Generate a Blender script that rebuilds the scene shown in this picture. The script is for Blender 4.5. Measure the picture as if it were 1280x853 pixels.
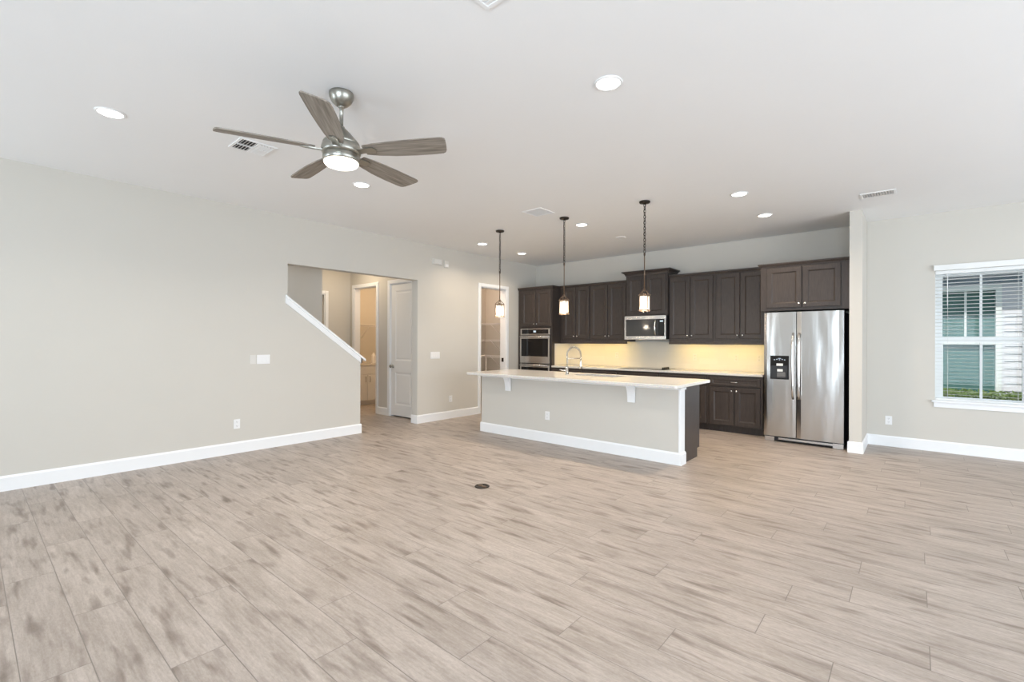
import bpy, bmesh, math, random
from mathutils import Vector, Matrix
random.seed(7)
SC = bpy.context.scene
for o in list(bpy.data.objects): bpy.data.objects.remove(o)
COL = SC.collection
PI = math.pi
# ------------------------------------------------------------------ camera
F_PX, YAW, PITCH, ROLL, CAM_H = 587.388, 0.706301877, 1.06561872e-03, 3.4285664e-03, 1.387
fw = Vector((-math.sin(YAW) * math.cos(PITCH), math.cos(YAW) * math.cos(PITCH), math.sin(PITCH)))
rt0 = Vector((math.cos(YAW), math.sin(YAW), 0)); up0 = rt0.cross(fw)
rt = math.cos(ROLL) * rt0 + math.sin(ROLL) * up0
up = -math.sin(ROLL) * rt0 + math.cos(ROLL) * up0
cam = bpy.data.cameras.new('camera'); cam.sensor_width = 36.0; cam.lens = F_PX / 1280 * 36.0
cam.clip_start = 0.05; cam.clip_end = 200
camo = bpy.data.objects.new('camera', cam); COL.objects.link(camo)
m = Matrix((rt, up, -fw)).transposed().to_4x4(); m.translation = Vector((0, 0, CAM_H)); camo.matrix_world = m
SC.camera = camo
# ------------------------------------------------------------------ exposure, world, sun, daylight stand-ins
vs = SC.view_settings
vs.view_transform = 'Standard'; vs.look = 'None'; vs.gamma = 1.0; vs.use_curve_mapping = False; vs.exposure = -0.07
W = bpy.data.worlds.new('world'); SC.world = W; W.use_nodes = True
bg = W.node_tree.nodes['Background']; bg.inputs[0].default_value = (0.72, 0.86, 1.0, 1); bg.inputs[1].default_value = 1.2
SC.cycles.max_bounces = 10; SC.cycles.diffuse_bounces = 8; SC.cycles.glossy_bounces = 5; SC.cycles.transparent_max_bounces = 24
SC.cycles.sample_clamp_indirect = 6.0; SC.cycles.use_denoising = True
SC.cycles.caustics_reflective = False; SC.cycles.caustics_refractive = False
def light(name, kind, loc, power, color=(1, 1, 1), size=0.1, sizey=None, direction=(0, 0, -1), spread=None):
    L = bpy.data.lights.new(name, kind); L.energy = power; L.color = color
    if kind == 'AREA':
        L.shape = 'RECTANGLE' if sizey else 'DISK'; L.size = size
        if sizey: L.size_y = sizey
        if spread: L.spread = spread
    elif kind == 'POINT': L.shadow_soft_size = size
    o = bpy.data.objects.new(name, L); COL.objects.link(o); o.location = loc
    o.rotation_euler = Vector(direction).to_track_quat('-Z', 'Y').to_euler()
    return o
sun = bpy.data.lights.new('sun', 'SUN'); sun.energy = 4.2; sun.angle = 0.01; sun.color = (1, .96, .88)
so = bpy.data.objects.new('sun', sun); COL.objects.link(so); so.rotation_euler = Vector((0.12, 0.55, -0.83)).to_track_quat('-Z', 'Y').to_euler()
DAY = (0.74, 0.875, 1.0)
light('added_slider_light', 'AREA', (0.6, -3.32, 1.2), 300, DAY, 3.4, 2.3, (-.2, 1, 0.5))       # stands in for daylight of invented sliding doors behind the camera
light('added_side_light', 'AREA', (4.42, 3.5, 1.2), 255, (.84, .92, 1.0), 6.6, 2.2, (-1, 0.15, -0.03))  # stands in for daylight of invented glass doors in the right-hand wall
light('added_window_light', 'AREA', (-5.3, -3.32, 1.45), 75, DAY, 1.5, 1.6, (.1, 1, 0.45))    # added to brighten the left side, with an invented window
WARM = (1.0, 0.82, 0.62)
P_CAN, P_HALL, P_PANTRY, P_LAUNDRY, P_FAN, P_PEND, E_UNDER = 23.0, 13.0, 15.0, 21.0, 12.0, 5.0, 25.0

# ------------------------------------------------------------------ dimensions
HC = 3.0486; XL = -6.333; YK = 8.238; YW = 8.083; XR = 4.3; YB = -3.2; WT = 0.15

# ------------------------------------------------------------------ materials
def nt_new(name):
    M = bpy.data.materials.new(name); M.use_nodes = True
    return M, M.node_tree, M.node_tree.nodes['Principled BSDF']
def mat(name, col, rough=0.5, metal=0.0, var=0.04, scale=8.0, stretch=(1, 1, 1), bump=0.0, bscale=None, spec=0.5, coat=0.0, emit=None, estr=0.0):
    M, T, P = nt_new(name); N = T.nodes; K = T.links
    tc = N.new('ShaderNodeTexCoord'); mp = N.new('ShaderNodeMapping'); mp.inputs['Scale'].default_value = stretch
    K.new(tc.outputs['Object'], mp.inputs[0])
    nz = N.new('ShaderNodeTexNoise'); nz.inputs['Scale'].default_value = scale; nz.inputs['Detail'].default_value = 4
    K.new(mp.outputs[0], nz.inputs[0])
    mx = N.new('ShaderNodeMix'); mx.data_type = 'RGBA'
    mx.inputs[6].default_value = (*[c * (1 - var) for c in col], 1); mx.inputs[7].default_value = (*[min(1, c * (1 + var)) for c in col], 1)
    K.new(nz.outputs[0], mx.inputs[0]); K.new(mx.outputs[2], P.inputs['Base Color'])
    P.inputs['Roughness'].default_value = rough; P.inputs['Metallic'].default_value = metal
    P.inputs['Specular IOR Level'].default_value = spec; P.inputs['Coat Weight'].default_value = coat
    if bump:
        bp = N.new('ShaderNodeBump'); bp.inputs['Strength'].default_value = bump; bp.inputs['Distance'].default_value = 0.01
        if bscale:
            n2 = N.new('ShaderNodeTexNoise'); n2.inputs['Scale'].default_value = bscale; n2.inputs['Detail'].default_value = 2
            K.new(mp.outputs[0], n2.inputs[0]); K.new(n2.outputs[0], bp.inputs['Height'])
        else: K.new(nz.outputs[0], bp.inputs['Height'])
        K.new(bp.outputs[0], P.inputs['Normal'])
    if emit:
        P.inputs['Emission Color'].default_value = (*emit, 1); P.inputs['Emission Strength'].default_value = estr
    return M
M = {}
M['wall'] = mat('wall_paint', (0.64, 0.615, 0.565), 0.85, var=.012, scale=3, bump=.04, bscale=180, spec=.2)
M['ceiling'] = mat('ceiling_paint', (0.88, 0.88, 0.88), 0.9, var=.01, scale=2, bump=.05, bscale=120, spec=.15)
M['trim'] = mat('white_trim_paint', (0.90, 0.91, 0.92), 0.4, var=.01, spec=.4)
M['door'] = mat('white_door_paint', (0.86, 0.855, 0.84), 0.45, var=.01, spec=.4)
M['wood'] = mat('espresso_wood', (0.053, 0.042, 0.037), 0.38, var=.45, scale=14, stretch=(6, 6, .7), bump=.08, spec=.38)
M['steel'] = mat('brushed_stainless', (0.64, 0.62, 0.60), 0.27, 1.0, var=.03, scale=4, stretch=(1.0, 1.0, 220), bump=.0)
M['steel_wavy'] = mat('fridge_stainless', (0.58, 0.56, 0.54), 0.2, 1.0, var=.02, scale=5, stretch=(1, 1, .16), bump=.9, bscale=5.0)
M['steel_side'] = mat('charcoal_fridge_side', (0.02, 0.02, 0.022), 0.5)
M['chrome'] = mat('polished_nickel', (0.75, 0.73, 0.70), 0.14, 1.0, var=.01)
M['nickel'] = mat('brushed_nickel', (0.40, 0.39, 0.35), 0.33, 1.0, var=.05, scale=5, stretch=(1, 1, 60))
M['black'] = mat('black_plastic', (0.012, 0.012, 0.013), 0.35, var=.1)
M['blackglass'] = mat('black_glass', (0.01, 0.01, 0.011), 0.06, var=.05)
M['mwglass'] = mat('microwave_glass', (0.05, 0.05, 0.05), 0.08, var=.05)
M['bronze'] = mat('dark_bronze', (0.035, 0.027, 0.022), 0.45, 0.6, var=.2, scale=20)
M['brass_frame'] = mat('aged_bronze', (0.16, 0.11, 0.075), 0.35, 0.8, var=.2, scale=20)
M['plate'] = mat('white_plastic_plate', (0.86, 0.86, 0.86), 0.35, var=.01)
M['slot'] = mat('dark_slot', (0.12, 0.12, 0.12), 0.6)
M['beigeplate'] = mat('beige_plastic', (0.72, 0.70, 0.66), 0.4, var=.01)
M['vinyl'] = mat('white_vinyl', (0.86, 0.88, 0.88), 0.35, var=.01)
M['slat'] = mat('blind_slat_white', (0.86, 0.87, 0.86), 0.5, var=.02, scale=12)
M['vent'] = mat('white_vent_metal', (0.88, 0.88, 0.88), 0.5, var=.01)
M['ventdark'] = mat('duct_shade_dark', (0.05, 0.05, 0.05), 0.9)  # dark sheet behind louvres: shade of the duct put into its colour
M['ventgrey'] = mat('duct_shade_grey', (0.42, 0.42, 0.42), 0.9)  # same sheet for a dimmer duct: weaker shade put into the colour
M['wire'] = mat('white_coated_wire', (0.80, 0.78, 0.76), 0.4, var=.01)
M['label'] = mat('white_sticker', (0.75, 0.76, 0.74), 0.5, var=.05, scale=60)
M['lens'] = mat('led_lens', (0.9, 0.9, 0.9), 0.5, emit=(1, .97, .92), estr=7.0)
M['fanlens'] = mat('fan_light_glass', (0.9, 0.9, 0.88), 0.4, emit=(1, .93, .82), estr=5.0)
M['bulb'] = mat('lamp_bulb', (0.9, 0.88, 0.85), 0.4, emit=(1, .86, .68), estr=10.0)
M['under'] = mat('under_cabinet_led', (0.9, 0.85, 0.7), 0.5, emit=(1, .67, .13), estr=E_UNDER)
M['display'] = mat('lit_display', (0.3, 0.35, 0.4), 0.3, emit=(.75, .88, 1), estr=0.7)
M['siding'] = mat('neighbour_siding', (0.76, 0.74, 0.80), 0.8, var=.02)
M['frieze'] = mat('blue_grey_frieze', (0.24, 0.29, 0.36), 0.7)
M['teal'] = mat('neighbour_window_glass', (0.085, 0.19, 0.175), 0.35, var=.15, scale=3, spec=.2)
M['roof'] = mat('roof_shingle', (0.12, 0.15, 0.14), 0.9, var=.3, scale=30)
M['grass'] = mat('lawn_grass', (0.10, 0.20, 0.05), 0.9, var=.4, scale=40)
M['leaf'] = mat('hedge_leaf', (0.46, 0.56, 0.17), 0.5, var=.6, scale=25)
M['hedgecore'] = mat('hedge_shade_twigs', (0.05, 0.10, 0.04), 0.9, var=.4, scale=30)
M['concrete'] = mat('patio_concrete', (0.55, 0.53, 0.5), 0.8, var=.06)
M['paper'] = mat('white_bottle', (0.82, 0.80, 0.78), 0.4)

def quartz():
    Mq, T, P = nt_new('white_quartz'); N = T.nodes; K = T.links
    tc = N.new('ShaderNodeTexCoord')
    v = N.new('ShaderNodeTexVoronoi'); v.inputs['Scale'].default_value = 140; K.new(tc.outputs['Object'], v.inputs[0])
    n = N.new('ShaderNodeTexNoise'); n.inputs['Scale'].default_value = 130; n.inputs['Detail'].default_value = 3; K.new(tc.outputs['Object'], n.inputs[0])
    r = N.new('ShaderNodeValToRGB'); r.color_ramp.elements[0].position = .34; r.color_ramp.elements[0].color = (.66, .625, .58, 1)
    r.color_ramp.elements[1].position = .52; r.color_ramp.elements[1].color = (.80, .775, .74, 1); K.new(n.outputs[0], r.inputs[0])
    mx = N.new('ShaderNodeMix'); mx.data_type = 'RGBA'; mx.blend_type = 'MULTIPLY'; mx.inputs[0].default_value = .12
    K.new(r.outputs[0], mx.inputs[6]); K.new(v.outputs['Color'], mx.inputs[7]); K.new(mx.outputs[2], P.inputs['Base Color'])
    P.inputs['Roughness'].default_value = .13
    return Mq
M['quartz'] = quartz()
def tile_splash():
    Mq, T, P = nt_new('cream_backsplash_tile'); N = T.nodes; K = T.links
    tc = N.new('ShaderNodeTexCoord'); mp = N.new('ShaderNodeMapping'); mp.inputs['Rotation'].default_value = (PI / 2, 0, 0); K.new(tc.outputs['Object'], mp.inputs[0])
    b = N.new('ShaderNodeTexBrick'); b.inputs['Scale'].default_value = 1.0; b.inputs['Brick Width'].default_value = .305; b.inputs['Row Height'].default_value = .1
    b.inputs['Mortar Size'].default_value = .0018; b.inputs['Color1'].default_value = (.74, .70, .63, 1); b.inputs['Color2'].default_value = (.71, .67, .60, 1); b.inputs['Mortar'].default_value = (.70, .66, .59, 1)
    K.new(mp.outputs[0], b.inputs[0]); K.new(b.outputs[0], P.inputs['Base Color']); P.inputs['Roughness'].default_value = .28
    return Mq
M['splash'] = tile_splash()
def blade_wood():
    Mq, T, P = nt_new('grey_oak_fan_blade'); N = T.nodes; K = T.links
    tc = N.new('ShaderNodeTexCoord'); mp = N.new('ShaderNodeMapping'); mp.inputs['Scale'].default_value = (2.5, 45, 10); K.new(tc.outputs['Object'], mp.inputs[0])
    n = N.new('ShaderNodeTexNoise'); n.inputs['Scale'].default_value = 1.6; n.inputs['Detail'].default_value = 5; K.new(mp.outputs[0], n.inputs[0])
    r = N.new('ShaderNodeValToRGB'); r.color_ramp.elements[0].position = .3; r.color_ramp.elements[0].color = (.15, .125, .10, 1)
    r.color_ramp.elements[1].position = .72; r.color_ramp.elements[1].color = (.34, .30, .255, 1); K.new(n.outputs[0], r.inputs[0])
    K.new(r.outputs[0], P.inputs['Base Color']); P.inputs['Roughness'].default_value = .5
    return Mq
M['blade'] = blade_wood()
def glass(name, tint=(1, 1, 1)):
    Mq = bpy.data.materials.new(name); Mq.use_nodes = True; T = Mq.node_tree; N = T.nodes; K = T.links
    for n in list(N): N.remove(n)
    o = N.new('ShaderNodeOutputMaterial'); mx = N.new('ShaderNodeMixShader'); tr = N.new('ShaderNodeBsdfTransparent'); tr.inputs[0].default_value = (*tint, 1)
    gl = N.new('ShaderNodeBsdfGlossy'); gl.inputs['Roughness'].default_value = .02
    lw = N.new('ShaderNodeLayerWeight'); lw.inputs[0].default_value = .18
    K.new(lw.outputs['Fresnel'], mx.inputs[0]); K.new(tr.outputs[0], mx.inputs[1]); K.new(gl.outputs[0], mx.inputs[2]); K.new(mx.outputs[0], o.inputs[0])
    return Mq
M['glass'] = glass('clear_glass', (.97, .985, .98))
def shade_glass():
    Mq = bpy.data.materials.new('seeded_glass_shade'); Mq.use_nodes = True; T = Mq.node_tree; N = T.nodes; K = T.links
    for n in list(N): N.remove(n)
    o = N.new('ShaderNodeOutputMaterial'); mx = N.new('ShaderNodeMixShader'); tr = N.new('ShaderNodeBsdfTransparent')
    mx2 = N.new('ShaderNodeMixShader'); tl = N.new('ShaderNodeBsdfTranslucent'); tl.inputs[0].default_value = (.95, .9, .85, 1)
    gl = N.new('ShaderNodeBsdfGlossy'); gl.inputs['Roughness'].default_value = .15
    nz = N.new('ShaderNodeTexNoise'); nz.inputs['Scale'].default_value = 90; tc = N.new('ShaderNodeTexCoord'); K.new(tc.outputs['Object'], nz.inputs[0])
    bp = N.new('ShaderNodeBump'); bp.inputs['Strength'].default_value = .3; K.new(nz.outputs[0], bp.inputs['Height']); K.new(bp.outputs[0], gl.inputs['Normal'])
    mx2.inputs[0].default_value = .15; K.new(tl.outputs[0], mx2.inputs[1]); K.new(gl.outputs[0], mx2.inputs[2])
    mx.inputs[0].default_value = .42; K.new(tr.outputs[0], mx.inputs[1]); K.new(mx2.outputs[0], mx.inputs[2]); K.new(mx.outputs[0], o.inputs[0])
    return Mq
M['shade'] = shade_glass()
def floor_mat():
    Mq, T, P = nt_new('plank_tile_floor'); N = T.nodes; K = T.links
    def math_(op, a, b=None, c=None):
        n = N.new('ShaderNodeMath'); n.operation = op
        for i, x in enumerate((a, b, c)):
            if x is None: continue
            if isinstance(x, (int, float)): n.inputs[i].default_value = x
            else: K.new(x, n.inputs[i])
        return n.outputs[0]
    PW, PL, Y0 = 0.2087, 1.22, 2.665
    tc = N.new('ShaderNodeTexCoord'); sp = N.new('ShaderNodeSeparateXYZ'); K.new(tc.outputs['Object'], sp.inputs[0])
    X, Y = sp.outputs[0], sp.outputs[1]
    ry = math_('DIVIDE', math_('SUBTRACT', Y, Y0), PW); row = math_('FLOOR', ry); fy = math_('SUBTRACT', ry, row)
    r16 = math_('DIVIDE', math_('ADD', math_('FLOORED_MODULO', row, 16), .5), 16)
    ramp = N.new('ShaderNodeValToRGB'); cr = ramp.color_ramp; cr.interpolation = 'CONSTANT'
    joint = [.06, .70, -.257, .06, -.244, .46, .06, -.5, .468, .10, -.28, .55, -.05, .35, -.26, -.57]
    for i, j in enumerate(joint):
        v = (j % PL) / PL
        e = cr.elements[0] if i == 0 else (cr.elements[1] if i == 1 else cr.elements.new(i / 16))
        e.position = i / 16; e.color = (v, v, v, 1)
    K.new(r16, ramp.inputs[0])
    off = N.new('ShaderNodeSeparateColor'); K.new(ramp.outputs[0], off.inputs[0])
    rx = math_('SUBTRACT', math_('DIVIDE', X, PL), off.outputs[0]); pk = math_('FLOOR', rx); fx = math_('SUBTRACT', rx, pk)
    ey = math_('MULTIPLY', math_('MINIMUM', fy, math_('SUBTRACT', 1, fy)), PW); ex = math_('MULTIPLY', math_('MINIMUM', fx, math_('SUBTRACT', 1, fx)), PL)
    ed = math_('MINIMUM', ey, ex)
    mr = N.new('ShaderNodeMapRange'); mr.inputs[1].default_value = .0008; mr.inputs[2].default_value = .0026; K.new(ed, mr.inputs[0])   # 0 in the joint, 1 on the plank
    wn = N.new('ShaderNodeTexWhiteNoise'); wn.noise_dimensions = '2D'; cv = N.new('ShaderNodeCombineXYZ'); K.new(row, cv.inputs[0]); K.new(pk, cv.inputs[1]); K.new(cv.outputs[0], wn.inputs['Vector'])
    sc = N.new('ShaderNodeVectorMath'); sc.operation = 'SCALE'; sc.inputs['Scale'].default_value = 37; K.new(wn.outputs['Color'], sc.inputs[0])
    def grain(sx, sy, scale, detail, rough=.55, dist=0.0):
        mp = N.new('ShaderNodeMapping'); mp.inputs['Scale'].default_value = (sx, sy, 1); K.new(tc.outputs['Object'], mp.inputs[0])
        ad = N.new('ShaderNodeVectorMath'); K.new(mp.outputs[0], ad.inputs[0]); K.new(sc.outputs[0], ad.inputs[1])
        n = N.new('ShaderNodeTexNoise'); n.inputs['Scale'].default_value = scale; n.inputs['Detail'].default_value = detail; n.inputs['Roughness'].default_value = rough; n.inputs['Distortion'].default_value = dist
        K.new(ad.outputs[0], n.inputs[0]); return n.outputs[0]
    g1 = grain(1.1, 5.0, 1.7, 3, .5, .3)        # broad cloudy patches
    g2 = grain(2.2, 26, 2.0, 6, .65, .4)        # fine streaks
    g3 = grain(1.6, 9.0, 1.9, 2, .45, .2)       # dark knots
    g4 = grain(14, 40, 3.0, 3, .7)              # mottling
    def ramp2(v, p0, p1, c0, c1):
        r = N.new('ShaderNodeValToRGB'); e = r.color_ramp.elements; e[0].position = p0; e[1].position = p1; e[0].color = (*c0, 1); e[1].color = (*c1, 1); K.new(v, r.inputs[0]); return r.outputs[0]
    def mix(kind, f, a, b):
        n = N.new('ShaderNodeMix'); n.data_type = 'RGBA'; n.blend_type = kind
        if isinstance(f, (int, float)): n.inputs[0].default_value = f
        else: K.new(f, n.inputs[0])
        for s, x in ((6, a), (7, b)):
            if isinstance(x, tuple): n.inputs[s].default_value = (*x, 1)
            else: K.new(x, n.inputs[s])
        return n.outputs[2]
    c = ramp2(g1, .3, .7, (.40, .348, .308), (.515, .455, .413))
    c = mix('MULTIPLY', .75, c, ramp2(g2, .28, .62, (.70, .66, .62), (1.04, 1.03, 1.02)))
    c = mix('MULTIPLY', .85, c, ramp2(g3, .54, .73, (1, 1, 1), (.47, .43, .40)))
    c = mix('MULTIPLY', .75, c, ramp2(g4, .3, .7, (.80, .785, .775), (1.09, 1.09, 1.09)))
    c = mix('MULTIPLY', .6, c, ramp2(wn.outputs[0], 0, 1, (.90, .89, .885), (1.06, 1.06, 1.06)))
    c = mix('MIX', mr.outputs[0], (.22, .185, .16), c)
    K.new(c, P.inputs['Base Color']); P.inputs['Roughness'].default_value = .42; P.inputs['Specular IOR Level'].default_value = .45
    bp = N.new('ShaderNodeBump'); bp.inputs['Strength'].default_value = .5; bp.inputs['Distance'].default_value = .002; K.new(mr.outputs[0], bp.inputs['Height']); K.new(bp.outputs[0], P.inputs['Normal'])
    return Mq
M['floor'] = floor_mat()

# ------------------------------------------------------------------ mesh helpers (all coordinates are world metres)
ORG = {}                     # world origin of every object built
class MB:
    def __init__(s): s.bm = bmesh.new()
    def box(s, x0, x1, y0, y1, z0, z1, bev=0.0, seg=2):
        b = bmesh.new()
        bmesh.ops.create_cube(b, size=1.0)
        for v in b.verts: v.co = Vector(((x0 + x1) / 2 + v.co.x * (x1 - x0), (y0 + y1) / 2 + v.co.y * (y1 - y0), (z0 + z1) / 2 + v.co.z * (z1 - z0)))
        if bev > 0: bmesh.ops.bevel(b, geom=b.edges[:], offset=bev, segments=seg, affect='EDGES', profile=.5)
        s.merge(b); return s
    def merge(s, b):
        t = bpy.data.meshes.new('t'); b.to_mesh(t); b.free(); s.bm.from_mesh(t); bpy.data.meshes.remove(t)
    def prism(s, pts, axis, a0, a1):
        """closed outline pts (2-D) swept along axis 'x','y','z' from a0 to a1"""
        def p3(p, a): return {'x': (a, p[0], p[1]), 'y': (p[0], a, p[1]), 'z': (p[0], p[1], a)}[axis]
        b = bmesh.new()
        A = [b.verts.new(p3(p, a0)) for p in pts]; B = [b.verts.new(p3(p, a1)) for p in pts]; n = len(pts)
        b.faces.new(A); b.faces.new(B[::-1])
        for i in range(n): b.faces.new((A[i], A[(i + 1) % n], B[(i + 1) % n], B[i]))
        bmesh.ops.recalc_face_normals(b, faces=b.faces[:]); s.merge(b); return s
    def lathe(s, prof, c, seg=32, axis='z'):
        b = bmesh.new(); rings = []
        for r, h in prof:
            ring = []
            for i in range(seg):
                a = 2 * PI * i / seg; u, v = r * math.cos(a), r * math.sin(a)
                ring.append(b.verts.new({'z': (c[0] + u, c[1] + v, c[2] + h), 'x': (c[0] + h, c[1] + u, c[2] + v), 'y': (c[0] + u, c[1] + h, c[2] + v)}[axis]))
            rings.append(ring)
        for A, B in zip(rings, rings[1:]):
            for i in range(seg): b.faces.new((A[i], A[(i + 1) % seg], B[(i + 1) % seg], B[i]))
        if prof[0][0] > 1e-6: b.faces.new(rings[0])
        if prof[-1][0] > 1e-6: b.faces.new(rings[-1])
        bmesh.ops.remove_doubles(b, verts=b.verts[:], dist=1e-6)
        bmesh.ops.recalc_face_normals(b, faces=b.faces[:])
        for f in b.faces: f.smooth = len(f.verts) <= 4
        s.merge(b); return s
    def tube(s, pts, r, seg=10, closed=False):
        pts = [Vector(p) for p in pts]; b = bmesh.new(); rings = []; n = len(pts); prev = None
        for i, p in enumerate(pts):
            if closed: t = pts[(i + 1) % n] - pts[i - 1]
            else: t = pts[min(i + 1, n - 1)] - pts[max(i - 1, 0)]
            t.normalize()
            if prev is None:
                a = Vector((0, 0, 1)) if abs(t.z) < .9 else Vector((1, 0, 0)); u = t.cross(a).normalized()
            else: u = (prev - t * prev.dot(t)).normalized()
            prev = u; w = t.cross(u); rr = r[i] if isinstance(r, (list, tuple)) else r
            rings.append([b.verts.new(p + rr * (math.cos(2 * PI * k / seg) * u + math.sin(2 * PI * k / seg) * w)) for k in range(seg)])
        R = list(zip(rings, rings[1:])) + ([(rings[-1], rings[0])] if closed else [])
        for A, B in R:
            for k in range(seg): b.faces.new((A[k], A[(k + 1) % seg], B[(k + 1) % seg], B[k]))
        if not closed: b.faces.new(rings[0][::-1]); b.faces.new(rings[-1])
        bmesh.ops.recalc_face_normals(b, faces=b.faces[:])
        for f in b.faces: f.smooth = True
        s.merge(b); return s
    def panel(s, x0, x1, z0, z1, yf, t, rects, edge=.003):
        """a slab facing -y: outline x0..x1, z0..z1, front at yf, thickness t, with profiled recessed panels.
        rects: list of (rx0, rx1, rz0, rz1, [(inset, depth), ...]); all span the slab as a vertical stack"""
        b = bmesh.new()
        def loop(a0, a1, c0, c1, y): return [b.verts.new((a0, y, c0)), b.verts.new((a1, y, c0)), b.verts.new((a1, y, c1)), b.verts.new((a0, y, c1))]
        def band(A, B):
            for i in range(4): b.faces.new((A[i], A[(i + 1) % 4], B[(i + 1) % 4], B[i]))
        back = loop(x0, x1, z0, z1, yf + t); b.faces.new(back)
        side = loop(x0, x1, z0, z1, yf + edge); band(back, side)
        fr = loop(x0 + edge, x1 - edge, z0 + edge, z1 - edge, yf); band(side, fr)
        zs = [z0 + edge]
        for r in rects: zs += [r[2], r[3]]
        zs.append(z1 - edge)
        L = x0 + edge; R_ = x1 - edge
        def quad(a0, a1, c0, c1):
            if a1 - a0 > 1e-5 and c1 - c0 > 1e-5: b.faces.new(loop(a0, a1, c0, c1, yf))
        for i in range(0, len(zs), 2): quad(L, R_, zs[i], zs[i + 1])
        for (a0, a1, c0, c1, prof) in rects:
            quad(L, a0, c0, c1); quad(a1, R_, c0, c1)
            cur = loop(a0, a1, c0, c1, yf)
            for ins, dep in prof:
                nx = loop(a0 + ins, a1 - ins, c0 + ins, c1 - ins, yf + dep); band(cur, nx); cur = nx
            b.faces.new(cur)
        bmesh.ops.remove_doubles(b, verts=b.verts[:], dist=1e-5); bmesh.ops.recalc_face_normals(b, faces=b.faces[:]); s.merge(b); return s
    def build(s, name, material, parent=None, origin=None, smooth=False):
        me = bpy.data.meshes.new(name)
        if parent is not None: og = ORG[parent.name]
        elif origin is not None: og = Vector(origin)
        else: og = Vector((0, 0, 0))
        if og.length: bmesh.ops.translate(s.bm, verts=s.bm.verts[:], vec=-og)
        if smooth:
            for f in s.bm.faces: f.smooth = True
        s.bm.to_mesh(me); s.bm.free()
        mats = material if isinstance(material, (list, tuple)) else [material]
        for k in mats: me.materials.append(M[k])
        o = bpy.data.objects.new(name, me); COL.objects.link(o)
        if parent is not None: o.parent = parent
        else: o.location = og
        ORG[o.name] = og
        return o
def thing(name, loc, label, cat, group=None):
    o = bpy.data.objects.new(name, None); COL.objects.link(o); o.location = loc; o.empty_display_size = .05
    ORG[o.name] = Vector(loc); o['label'] = label; o['category'] = cat
    if group: o['group'] = group
    return o
def tag(o, label, cat, group=None):
    o['label'] = label; o['category'] = cat
    if group: o['group'] = group
    return o
def struct(mb, name, material, parent=None, smooth=False):
    o = mb.build(name, material, parent, smooth=smooth)
    if parent is None: o['kind'] = 'structure'
    return o
def dup(root, loc, label, group=None, rotz=None):
    r = root.copy(); COL.objects.link(r); r.location = loc; r['label'] = label
    if group: r['group'] = group
    if rotz is not None: r.rotation_euler = (0, 0, rotz)
    for ch in list(root.children):
        c = ch.copy(); COL.objects.link(c); c.parent = r
        for g in list(ch.children):
            d = g.copy(); COL.objects.link(d); d.parent = c
    return r

# ================================================================== THE SETTING
XB = XL - WT                        # hall side of the left wall
OY0, OY1, OZ = 2.818, 4.975, 2.415  # the hall opening
HY = 3.905                          # end of the sloped half wall
PY0, PY1, PZ = 6.487, 7.235, 2.447  # the pantry doorway
CAPZ = lambda y: 1.985 - 0.742 * (y - 2.80) - .03
struct(MB().box(-11.0, XR + .15, YB - .15, 11.0 - 2.6, -.2, 0), 'floor', 'floor')
struct(MB().box(-11.0, XR + .15, YB - .15, 8.6, HC, HC + .2), 'ceiling', 'ceiling')
wl = MB()
wl.prism([(YB, 0), (HY, 0), (HY, CAPZ(HY)), (OY0, CAPZ(OY0)), (OY0, OZ), (OY0, HC), (YB, HC)], 'x', XB, XL)
wl.box(XB, XL, OY0, OY1, OZ, HC)
wl.box(XB, XL, OY1, PY0, 0, HC); wl.box(XB, XL, PY0, PY1, PZ, HC); wl.box(XB, XL, PY1, YK + .15, 0, HC)
struct(wl, 'wall_left', 'wall')
struct(MB().box(XL + .001, -.613, YK, YK + .15, 0, HC), 'wall_back', 'wall')
struct(MB().box(-.612, -.482, 7.29, YK + .15, 0, HC), 'wall_wing', 'wall')
WX0, WX1, WZ0, WZ1 = .215, 1.07, .66, 2.31
wr = MB(); wr.box(-.481, WX0, YW, YW + .2, 0, HC); wr.box(WX1, XR + .15, YW, YW + .2, 0, HC); wr.box(WX0, WX1, YW, YW + .2, 0, WZ0); wr.box(WX0, WX1, YW, YW + .2, WZ1, HC)
struct(wr, 'wall_right', 'wall')
ws = MB(); ws.box(XR, XR + .15, YB, .2, 0, HC); ws.box(XR, XR + .15, 6.8, YW, 0, HC); ws.box(XR, XR + .15, .2, 6.8, 2.35, HC)
struct(ws, 'wall_side', 'wall')
wf = MB(); wf.box(XB, -6.1, YB - .15, YB, 0, HC); wf.box(-6.1, -4.5, YB - .15, YB, 0, .6); wf.box(-6.1, -4.5, YB - .15, YB, 2.3, HC); wf.box(-4.5, -1.1, YB - .15, YB, 0, HC); wf.box(2.3, XR + .15, YB - .15, YB, 0, HC); wf.box(-1.1, 2.3, YB - .15, YB, 2.35, HC)
struct(wf, 'wall_front', 'wall')
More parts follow.
